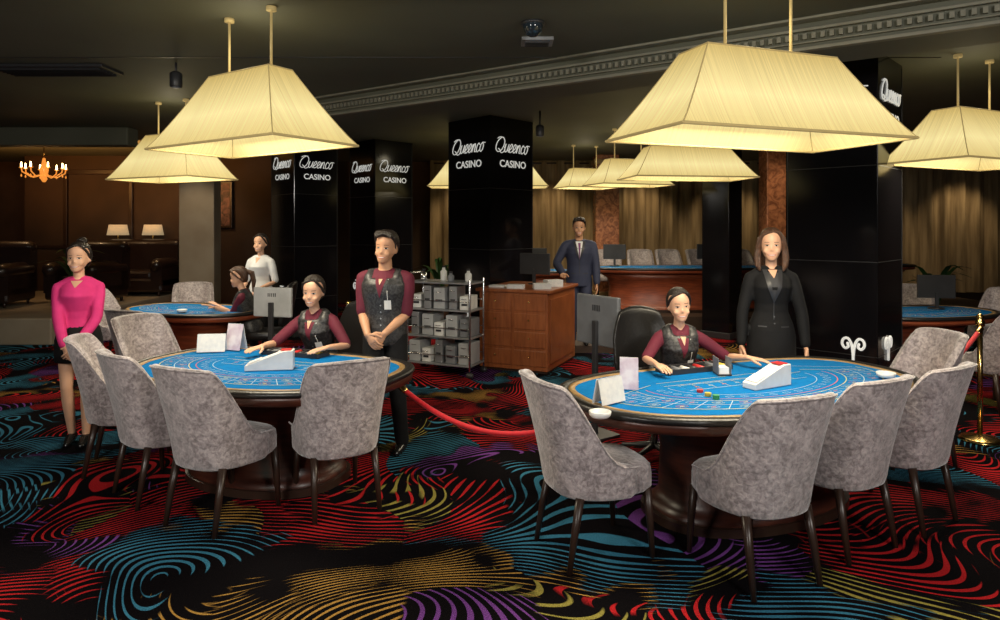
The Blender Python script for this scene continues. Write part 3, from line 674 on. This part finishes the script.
VN=('vest',((.440,.27,.050,'maroon',.003),(.450,.37,.028,'skin',.006)))
person('standing man in grey vest and maroon shirt, hands clasped, behind the left table',(-.91,5.16,0),R(-8),1.73,'m',head=(-4,-2,4),
       hl=(.06,-.20,.93),hr=(-.07,-.21,.92),dl=(-.6,-.15,-.7),dr=(.6,-.2,-.7),nl=(-.5,.8,-.2),nr=(.5,.8,-.2),curl=45,
       tops=VEST,vneck=VN,badge='vest',bottom=('trousers','bcloth'),hair='short',skin='skin2',feet=((.14,-.02),(-.10,0)))
person('woman in pink sweater and black skirt standing at the far left',(-3.42,5.28,0),R(18),1.64,'f',head=(-4,0,0),
       hl=(.045,-.21,.87),hr=(-.045,-.22,.85),dl=(-.5,-.2,-.8),dr=(.5,-.2,-.8),nl=(-.4,.9,0),nr=(.4,.9,0),curl=40,pole=(1,.15,-.4),
       tops=(('sweater','pink',2,.05,.47,.012),),vneck=('sweater',((.455,.40,.042,'skin',.003),)),bottom=('skirt','bcloth',.70),hair='topbun',heel=.02,feet=((.06,-.03),(-.06,.03)))
person('standing woman in black suit with brown hair behind the right table',(pd(771,5.14),5.14,0),R(-12),1.755,'f',head=(-8,0,0),
       hl=(.235,-.06,.80),hr=(-.225,-.06,.80),curl=30,pole=(1,.5,-.1),hair='long',hm='hairr',
       tops=(('jacket','bcloth',2,-.10,.47,.012),),vneck=('jacket',((.46,.22,.042,'gcloth',.003),(.46,.40,.032,'skin',.005))),bottom=('skirt','bcloth',.55),heel=.05)
person('seated woman in vest and maroon shirt with hands on the left table',(-1.48,5.44,0),R(-14),1.70,'f',hz=.60,lean=11,side=-3,head=(10,4,5),
       hl=(-1.32,4.98,.835),hr=(-1.84,5.02,.835),world=True,dl=(-.5,-.8,-.1),dr=(-.2,-.9,-.05),nl=(0,0,-1),nr=(0,0,-1),curl=12,pole=(.7,.4,-.7),
       tops=VEST,vneck=VN,bottom=('trousers','bcloth'),badge='vest',hair='bun',feet=((.10,-.22),(-.10,-.22)))
dealer_chair(-1.33,5.50,R(-30),'black leather chair with the seated woman at the left table',.31)
person('smiling seated woman in vest and maroon shirt at the right table',(1.31,4.84,0),R(4),1.63,'f',hz=.60,lean=8,head=(-4,0,-4),
       hl=(1.74,4.56,.84),hr=(1.05,4.36,.835),world=True,dl=(.8,-.35,-.1),dr=(.2,-.9,-.1),nl=(0,0,-1),nr=(0,0,-1),curl=14,pole=(.8,.3,-.7),
       tops=VEST,vneck=VN,bottom=('trousers','bcloth'),badge='vest',hair='bun',feet=((.10,-.22),(-.10,-.22)))
dealer_chair(1.18,4.98,R(10),'black leather chair with the smiling seated woman at the right table')
person('seated woman in dark vest facing left at the small far left table',(-2.96,7.75,0),R(-80),1.62,'f',hz=.60,lean=14,head=(0,5,0),
       hl=(-.10,-.42,.86),hr=(.08,-.42,.86),nl=(0,0,-1),nr=(0,0,-1),curl=12,tops=VEST,vneck=VN,bottom=('trousers','bcloth'),hair='pony',hm='hairr',feet=((.10,-.22),(-.10,-.22)))
dealer_chair(-2.80,7.78,R(-85),'black leather chair under the seated woman at the small far left table')
person('standing woman in white blouse behind the small far left table',(-3.20,8.70,0),R(-10),1.68,'f',head=(0,0,0),hl=(.12,-.22,.98),hr=(-.12,-.22,.98),dl=(-.5,-.5,-.4),dr=(.5,-.5,-.4),nl=(0,0,-1),nr=(0,0,-1),curl=35,
       tops=(('blouse','wcloth',1,-.05,.47,.014),),vneck=('blouse',((.455,.38,.035,'skin',.003),)),bottom=('trousers','bcloth'),hair='bun')
struct(MB().box((1.15,9.6,.05),(1.3,1.0,.10)).build('trim_9','brown',smooth=False))
person('standing man in navy suit and tie behind the wooden desk',(pd(579,9.25),9.25,.10),R(-4),1.80,'m',head=(0,0,0),hl=(.23,-.10,.82),hr=(-.22,-.22,.96),dr=(0,-1,-.1),nr=(0,0,-1),pole=(.7,.7,-.2),
       tops=(('jacket','navy',2,-.10,.47,.016),),vneck=('jacket',((.46,.22,.050,'wcloth',.003),(.44,.23,.015,'tie',.007))),bottom=('trousers','navy'),hair='short',skin='skin2',smile=True)
# ---------------------------------------------------------------- small things on tables
ZT=.768
def place(px,py,z=ZT): return at(px,py,z)
def tent_sign(px,py,w,h,rz,label,mt='paper'):
    p=place(px,py); p.z=.773; t=thing('table_sign',label,'sign',p,rz)
    for sy in(-1,1):
        MB().box((0,sy*.022,h/2),(w,.003,h),rot=MX.Rotation(sy*.22,4,'X')).build('sign_panel',mt if sy<0 else 'paper',t,smooth=False)
    m=MB()
    for i in range(5): m.box((0,-.0235,0),(w*.8*(1-.12*(i%2)),.001,.006),T=MX.Rotation(-.22,4,'X')@MX.Translation((0,-.004,h*(.2+.15*i))))
    if mt=='paper': m.build('printed_line','gplas',t,smooth=False)
tent_sign(212,352,.21,.14,R(10),'white folded card on the left table nearest its left end')
tent_sign(236,350,.15,.21,R(-20),'tall white printed card on the left table beside the folded card','pic')
tent_sign(609,403,.19,.14,R(38),'white folded card at the left end of the right table')
tent_sign(629,389,.11,.19,R(-10),'tall printed card beside the seated smiling woman at the right table','pic')
def shoe(px,py,rz,label):
    p=place(px,py); t=thing('card_shoe',label,'card shoe',p,rz)
    m=MB(); pr=[(-.16,0),(.16,0),(.16,.13),(.10,.13),(-.16,.035)]
    m.loft([[V((x,y,z)) for x,z in pr] for y in(-.05,.05)]); m.build('shoe_body','white',t,smooth=False,bevel=.004)
    MB().box((-.1,0,.062),(.09,.085,.004),rot=MX.Rotation(R(-20),4,'Y')).build('card_face','cards',t,smooth=False)
    MB().box((.11,0,.133),(.07,.07,.005)).build('shoe_lid','chipr',t,smooth=False)
shoe(767,386,R(28),'large white card shoe on the right table before the woman in black')
shoe(270,369,R(10),'white card shoe on the left table in front of the seated woman')
def ashtray(px,py,z,label):
    t=thing('ashtray',label,'ashtray',place(px,py,z)); MB().lathe([(.045,.001),(.055,.012),(.058,.03),(.05,.032),(.042,.012),(.001,.010)],20).build('bowl','white',t)
ashtray(600,417,.780,'white ashtray on the rim at the left end of the right table')
ashtray(886,377,.780,'white ashtray on the right end of the right table')
ashtray(182,312,.775,'white ashtray on the small far left table')
def holder(px,py,label):
    t=thing('discard_holder',label,'card holder',place(px,py)); MB().box((0,0,.005),(.09,.12,.01)).build('base','dplas',t,smooth=False)
    MB().box((0,0,.03),(.065,.09,.045)).build('card_stack','cards',t,smooth=False); 
    for sx in(-1,1): MB().box((sx*.042,0,.06),(.004,.11,.11)).build('side_wall','gplas',t,smooth=False)
holder(722,374,'small card holder beside the white shoe on the right table')
for i,(px,py,mm,cn) in enumerate([(700,392,'chipr','red'),(708,396,'chipy','yellow'),(716,399,'chipg','green')]):
    p=place(px,py,.7665); m=MB()
    for k in range(4+i%3): m.lathe([(.0195,.0005+k*.004),(.0195,.0038+k*.004)],14)
    o=m.build('chip_stack',mm,None,smooth=False); o.location=p; tag(o,'small stack of %s chips by the tray on the right table'%cn,'chips')
def display(x,y,rz,zc,w,h,label,mt):
    t=thing('display_screen',label,'screen',(x,y,0),rz)
    MB().box((0,0,zc),(w,.04,h)).build('housing',mt,t,smooth=False,bevel=.01)
    MB().box((0,-.023,zc),(w*.92,.004,h*.88)).build('screen','glass',t,smooth=False)
    m=MB()
    for k in range(5): m.box((-.04+.02*k,.0225,zc+h*.25),(.008,.004,h*.12))
    m.build('vent','dplas',t,smooth=False)
    MB().box((0,.035,zc*.5),(.05,.03,zc)).build('post','dplas',t,smooth=False,bevel=.005); MB().box((0,.035,.012),(.3,.3,.024)).build('foot','dplas',t,smooth=False,bevel=.006)
display(pd(273,6.4),6.4,R(165),1.02,.42,.29,'grey backed screen on a post behind the left table','lgrey')
display(pd(598,5.5),5.5,R(125),.97,.50,.42,'silver grey backed screen on a post left of the right table','mgrey')
# ---------------------------------------------------------------- desk, trolley
DC=(.376,8.426,0); DD=1.1
dt=thing('desk','reddish wooden counter desk with drawers, in front of the lettered column','desk',DC,R(-23.5))
MB().box((0,0,.5),(.90,DD,.94)).build('body','desk',dt,smooth=False,bevel=.006)
MB().box((0,0,.985),(.98,DD+.08,.04)).build('top','desk',dt,smooth=False,bevel=.012)
MB().box((0,0,.02),(.86,DD-.04,.06)).build('kickboard','dwood',dt,smooth=False)
for i in range(2):
    for j in range(4):
        d=MB().box((-.22+.44*i,-DD/2-.007,.18+.22*j),(.40,.018,.19)).build('drawer','desk',dt,smooth=False,bevel=.008)
        MB().tube([(-.22+.44*i,-DD/2-.016,.2+.22*j),(-.22+.44*i,-DD/2-.04,.2+.22*j)],[.008,.014],8).build('knob','brass',d)
MB().box((.455,0,.5),(.012,DD-.16,.78)).build('side_panel','desk',dt,smooth=False,bevel=.01)
DM=MX.Translation(DC)@MX.Rotation(R(-23.5),4,'Z')
def monitor(x,y,z,rz,w,label,par=DM):
    p=par@V((x,y,z)); t=thing('monitor',label,'monitor',p,rz)
    MB().box((0,0,.27),(w,.035,.28)).build('housing','dplas',t,smooth=False,bevel=.006); MB().box((0,-.019,.27),(w*.94,.003,.25)).build('screen','glass',t,smooth=False)
    MB().box((0,.02,.1),(.04,.02,.2)).build('stand','dplas',t,smooth=False); MB().lathe([(.09,.0),(.09,.012),(.02,.02)],16).build('base','dplas',t)
monitor(.0,.22,1.005,R(150),.44,'black monitor on the wooden desk nearest the column')
for i,(x,y,lb) in enumerate([(-.28,-.34,'white paper stack on the left of the wooden desk'),(-.02,-.40,'white paper sheets at the middle front of the wooden desk'),(.3,-.34,'white paper pile at the right front of the wooden desk'),(.33,.0,'paper pile at the middle right of the wooden desk')]):
    o=MB().box((0,0,.012+.010*i),(.21,.15,.024+.020*i)).build('paper_stack','paper',smooth=False); o.location=DM@V((x,y,1.005)); o.rotation_euler=(0,0,R(-23+14*i)); tag(o,lb,'paper')
tt=thing('trolley','grey metal shelf trolley filled with boxes, left of the wooden desk','trolley',(-.66,7.86,0),R(-23.5))
TT=MX.Translation((-.66,7.86,0))@MX.Rotation(R(-23.5),4,'Z')
for sx in(-1,1):
    for sy in(-1,1):
        MB().tube([(sx*.42,sy*.19,.09),(sx*.42,sy*.19,1.14)],.014,8).build('post','chrome',tt)
        MB().tube([(sx*.42-.012,sy*.19,.04),(sx*.42+.012,sy*.19,.04)],.035,12).build('wheel','dplas',tt)
for z in(.14,.46,.78,1.10): MB().box((0,0,z),(.86,.40,.02)).build('shelf','steel',tt,smooth=False,bevel=.004)
MB().tube([(-.42,-.19,1.14),(-.46,-.19,1.2),(-.46,.19,1.2),(-.42,.19,1.14)],.012,8).build('handle','chrome',tt)
m=MB()
for z in(.25,.57,.89):
    for sy in(-1,1): m.tube([(-.42,sy*.19,z),(.42,sy*.19,z)],.006,6)
m.build('guard_rail','chrome',tt)
kinds=[('grey','lgrey',.25,.15),('white','white',.16,.12),('dark','gplas',.21,.13),('steel','steel',.27,.10)]; protos={}
rown={0:'bottom',1:'middle',2:'upper'}; coln=['leftmost on','second from the left on','in the middle of','second from the right on','rightmost on']
pat=[[0,1,3,2,0],[3,0,1,0,2],[1,3,0,3,1]]
for r_ in range(3):
    for c_ in range(5):
        ki=pat[r_][c_]; cn,mm,hh,ww=kinds[ki]
        lb='%s metal box %s the %s trolley shelf'%(cn,coln[c_],rown[r_])
        p=TT@V((-.33+.165*c_,-.02+.012*((r_+c_)%3-1),.151+.32*r_)); rz=R(-23.5+5*((c_*3+r_)%3-1)*(ww<.14))
        if ki not in protos:
            b0=thing('metal_box',lb,'box',p,rz,'metal boxes on the trolley'); protos[ki]=b0
            MB().box((0,0,hh/2),(ww,.28,hh)).build('body',mm,b0,smooth=False,bevel=.008); MB().box((0,-.142,hh*.4),(ww*.6,.006,.025)).build('slot','dplas',b0,smooth=False); MB().tube([(-.03,-.142,hh*.78),(-.03,-.16,hh*.8),(.03,-.16,hh*.8),(.03,-.142,hh*.78)],.004,6).build('handle','chrome',b0)
        else: dup(protos[ki],p,rz,lb)
for i,(x,y,hh,mm,lb) in enumerate([(-.3,0,.12,'chrome','small steel canister on the left of the trolley top'),(-.05,.05,.16,'white','white bottle in the middle of the trolley top'),(.1,-.05,.10,'gplas','short grey canister on the trolley top'),(.3,.02,.13,'white','white bottle on the right of the trolley top')]):
    t=thing('canister',lb,'container',TT@V((x,y,1.111))); MB().lathe([(.035,0),(.04,.01),(.04,hh*.7),(.02,hh*.82),(.018,hh)],16).build('body',mm,t); MB().lathe([(.021,hh),(.021,hh+.02)],12).build('cap','dplas',t)
# ---------------------------------------------------------------- ropes and stanchions
def rope(a,b,sag,label):
    a=V(a);b=V(b); t=thing('rope',label,'rope',(0,0,0)); n=20
    pts=[a.lerp(b,i/n)-V((0,0,sag*4*(i/n)*(1-i/n))) for i in range(n+1)]
    MB().tube(pts,.018,10).build('velvet_cord','rope',t)
    for p,q in((pts[0],pts[1]),(pts[-1],pts[-2])): MB().tube([p,p.lerp(q,.7)],.023,10).build('end_cap','brass',t)
def stanchion(x,y,label):
    t=thing('stanchion',label,'stanchion',(x,y,0),0,'brass rope posts'); MB().lathe([(.15,0),(.155,.012),(.13,.03),(.04,.045),(.02,.06)],28).build('base','brass',t)
    MB().lathe([(.02,.05),(.02,.95)],16).build('post','brass',t); MB().lathe([(.03,.94),(.034,.95),(.034,.985),(.02,1.0),(.03,1.02),(.012,1.045)],16).build('finial','brass',t)
stanchion(pd(980,5.35),5.35,'brass rope post at the right edge beside the chairs')
stanchion(pd(349,6.3),6.3,'brass rope post behind the front left table, left of the standing man')
rope((-.72,4.66,.62),(.50,4.08,.55),.20,'red velvet rope hanging between the two front tables')
rope((pd(978,5.33),5.3,.93),(2.80,4.62,.62),.12,'red velvet rope from the right brass post to the right table')
# ---------------------------------------------------------------- ceiling fittings
t=thing('ceiling_vent','black slotted air vent in the ceiling at upper left','vent',(-4.3,6.3,CEIL-.03))
MB().box((0,0,.015),(1.1,.36,.03)).build('frame','dplas',t,smooth=False,bevel=.005)
m=MB()
for i in range(6): m.box((0,-.13+.052*i,-.006),(1.0,.014,.03),rot=MX.Rotation(.5,4,'X'))
m.build('slats','seam',t,smooth=False)
t=thing('camera_dome','dark dome security camera on the ceiling above the desk column','security camera',(pd(533,4.9),4.9,CEIL-.02)); MB().lathe([(.075,.02),(.075,-.02),(.06,-.06),(.03,-.085),(.004,-.09)],20).build('dome','glass',t); MB().lathe([(.09,-.0),(.09,.02)],20).build('base','dplas',t)
t=thing('ceiling_vent','small square air grille in the ceiling by the dome camera','vent',(pd(537,5.35),5.35,CEIL-.03)); MB().box((0,0,.015),(.26,.2,.03)).build('frame','steel',t,smooth=False,bevel=.004)
m=MB()
for i in range(4): m.box((0,-.06+.04*i,-.003),(.2,.012,.02))
m.build('slats','dplas',t,smooth=False)
def spotcam(px,py,d,label):
    z=1.75+(228-py)*d/650; t=thing('ceiling_speaker',label,'speaker',(pd(px,d),d,z)); MB().tube([(0,0,CEIL-z-.002),(0,0,.05)],.012,8,cap=False).build('stem','dplas',t); MB().lathe([(.05,-.07),(.055,-.06),(.055,.06),(.03,.08)],16).build('housing','dplas',t); MB().lathe([(.04,-.075),(.04,-.069)],16).build('grille','gplas',t)
spotcam(176,80,6.1,'black pod speaker hanging from the ceiling left of the left lamp')
spotcam(540,131,8.6,'black pod speaker hanging right of the desk column top')
# ---------------------------------------------------------------- lounge
def sofa(x,y,z,rz,w,label):
    t=thing('sofa',label,'sofa',(x,y,z),rz,'brown leather lounge seats')
    MB().box((0,0,.22),(w,.85,.28)).build('base','sofa',t,smooth=False,bevel=.05)
    MB().box((0,.33,.62),(w,.24,.78)).tube([(-w/2+.08,.34,1.0),(w/2-.08,.34,1.0)],.12,12).build('backrest','sofa',t,smooth=True,ang=40)
    for sx in(-1,1): MB().box((sx*(w/2-.11),-.02,.42),(.22,.82,.42)).tube([(sx*(w/2-.11),-.40,.62),(sx*(w/2-.11),.33,.62)],.13,12).build('arm','sofa',t,smooth=True,ang=40)
    k=2 if w>1.4 else 1
    for i in range(k):
        cw=(w-.46)/k; MB().box((-(w-.46)/2+cw*(i+.5),-.06,.42),(cw*.97,.66,.16)).build('seat_cushion','sofa',t,smooth=False,bevel=.05)
    for sx in(-1,1):
        for sy in(-1,1): MB().tube([(sx*(w/2-.1),sy*.34,.1),(sx*(w/2-.1),sy*.34,.0)],[.03,.022],8,cap=False).build('foot','dwood',t)
sofa(-9.15,11.2,.4,R(8),1.7,'brown leather sofa at the left edge on the raised lounge floor')
sofa(-7.45,11.75,.4,R(-6),1.0,'brown leather armchair on the lounge floor behind the woman in pink')
sofa(-7.4,13.2,.4,R(0),1.5,'brown leather sofa below the two small lit lamps')
def floor_lamp(px,d,z,label):
    t=thing('floor_lamp',label,'lamp',(pd(px,d),d,z),0,'small lit lounge lamps'); MB().lathe([(.14,0),(.14,.02),(.02,.04)],20).build('base','brass',t); MB().tube([(0,0,.03),(0,0,1.3)],.012,8).build('pole','brass',t)
    MB().lathe([(.21,1.2),(.17,1.42)],20).build('lamp_shade','sshade',t)
floor_lamp(118,13.75,.4,'left one of the two small lit lamps behind the lounge sofas')
floor_lamp(153,13.75,.4,'right one of the two small lit lamps, next to the cream pillar')
for px,d,z,lb in((75,10.4,.4,'leafy plant in the lounge above the head of the woman in pink'),(440,12.6,0,'dark palm left of the desk column'),(935,10.2,0,'dark palm behind the far right gaming table')):
    t=thing('potted_palm',lb,'plant',(pd(px,d),d,z)); MB().lathe([(.12,0),(.17,.05),(.2,.34),(.22,.36),(.19,.36),(.18,.3)],20).build('pot','pot',t)
    for k in range(12):
        a=k*2.4; L=.55+.3*random.random(); m=MB(); vs=[];fs=[]
        for i in range(9):
            u=i/8; r_=L*u*(.35+.65*u)*.8; zz=.35+.95*math.sin(min(1,u*1.05)*2.0)*(.6+.4*random.Random(k).random())*.9*(.8 if z>.3 else 1); w=.05*math.sin(PI*min(1,u*.95+.05))
            for q in(-1,1): vs.append((r_*math.cos(a)-q*w*math.sin(a),r_*math.sin(a)+q*w*math.cos(a),zz))
        for i in range(8): fs.append((2*i,2*i+1,2*i+3,2*i+2))
        m.add(vs,fs).build('frond','leaf',t)
t=thing('framed_picture','dark framed floral picture on the wall right of the cream pillar','picture',(pd(218,13.9),13.9,2.25))
MB().box((0,0,0),(.62,.05,1.0)).build('frame','dwood',t,smooth=False,bevel=.01); MB().box((0,-.027,0),(.52,.004,.9)).build('canvas',mat('floral_canvas',(.30,.14,.12),(.02,.015,.012),scale=6,dist=1.5),t,smooth=False)
d=10.9; t=thing('chandelier','small amber chandelier with lit candle bulbs at the far left','chandelier',(pd(44,d),d,2.72))
MB().tube([(0,0,CEIL-2.72-.002),(0,0,.15)],.008,6,cap=False).build('chain','brass',t)
MB().lathe([(.02,-.2),(.05,-.15),(.03,-.08),(.07,0),(.04,.08),(.02,.2)],16).build('stem','amber',t)
for k in range(8):
    a=2*PI*k/8; c,s_=math.cos(a),math.sin(a)
    ar=MB().tube([(.03*c,.03*s_,-.08),(.18*c,.18*s_,-.12),(.3*c,.3*s_,-.04),(.31*c,.31*s_,.02)],.01,6).lathe([(.03,.02),(.035,.03)],10,T=MX.Translation((.31*c,.31*s_,0))).build('arm','amber',t)
    MB().tube([(.31*c,.31*s_,.04),(.31*c,.31*s_,.11)],[.014,.009],8).build('candle_bulb','bulb',ar)
    MB().lathe([(.002,-.13),(.014,-.11),(.004,-.08)],6,T=MX.Translation((.31*c,.31*s_,0))).build('crystal_drop','amber',ar)
I=MX.Identity(4)
monitor(2.15,12.2,1.035,R(170),.42,'black monitor at the left end of the distant red gaming table',I)
monitor(3.9,12.3,1.035,R(185),.36,'black monitor on the right half of the distant red gaming table',I)
monitor(.70,12.5,.955,R(175),.40,'black monitor on the distant table behind the suited man',I)
monitor(5.3,7.9,.77,R(170),.42,'black monitor on the far gaming table behind the large column',I)
# ---------------------------------------------------------------- lights
def area(loc,target,sx,sy,e,c):  # added fill lamps out of view, not fixtures of the casino
    L=bpy.data.lights.new('fill_light','AREA'); L.shape='RECTANGLE'; L.size=sx;L.size_y=sy;L.energy=e;L.color=c
    o=bpy.data.objects.new('fill_light',L); COL.objects.link(o); o.location=loc; o.rotation_euler=(V(target)-V(loc)).to_track_quat('-Z','Y').to_euler()
def spot(loc,target,e,c,ang=70,r=.1):
    L=bpy.data.lights.new('room_or_fill_spot','SPOT'); L.energy=e;L.color=c;L.spot_size=R(ang);L.spot_blend=.7;L.shadow_soft_size=r
    o=bpy.data.objects.new('room_or_fill_spot',L); COL.objects.link(o); o.location=loc; o.rotation_euler=(V(target)-V(loc)).to_track_quat('-Z','Y').to_euler()
area((2.4,-.8,3.0),(1.0,4.5,.9),.9,.7,116,(1,.95,.88))
area((-2.6,-.6,3.0),(-1.6,4.8,1.0),.9,.7,108,(1,.95,.88))
for x in(-.8,1.2,3.2,5.2,8.5,10.5): spot((x,14.0,3.2),(x,14.95,1.2),60,(1,.76,.45),80)
for x,y in((-8.7,11.5),(-6.6,12.6)): spot((x,y,3.2),(x,y+1.2,.6),50,(1,.62,.3),110)
spot((-5.3,10.4,3.1),(-5.35,11.5,1.2),45,(1,.8,.55),70)
for x in(-9.5,-8.0,-6.6): spot((x,11.6,2.75),(x,12.3,3.3),70,(1,.45,.12),150)
spot((-.2,6.6,3.2),(.1,8.3,.8),100,(1,.87,.7),70)
spot((1.2,7.0,3.2),(1.1,9.2,1.3),90,(1,.88,.7),50)  # added spot to brighten the suited man, no fixture there
spot((4.0,8.9,3.2),(4.35,10.1,1.8),50,(1,.85,.65),60)  # extra spot put in to lift the dark marble pillar
spot((3.3,10.4,3.2),(3.3,12.0,.8),130,(1,.85,.6),90)
spot((-3.2,6.4,3.2),(-3.3,8.2,.9),65,(1,.88,.7),80)
area((-2.5,1.2,.9),(-2.8,4.5,3.3),1.5,1.0,6,(.97,1,.8))  # added low fill aimed up at the left ceiling
w=bpy.data.worlds.new('w'); S.world=w; w.use_nodes=True; w.node_tree.nodes['Background'].inputs[0].default_value=(.02,.018,.014,1); w.node_tree.nodes['Background'].inputs[1].default_value=.5
cam=bpy.data.cameras.new('camera'); cam.sensor_width=36; cam.lens=23.4; cam.shift_y=-.082
co=bpy.data.objects.new('camera',cam); COL.objects.link(co); co.location=(0,0,1.75); co.rotation_euler=(PI/2,0,0); S.camera=co
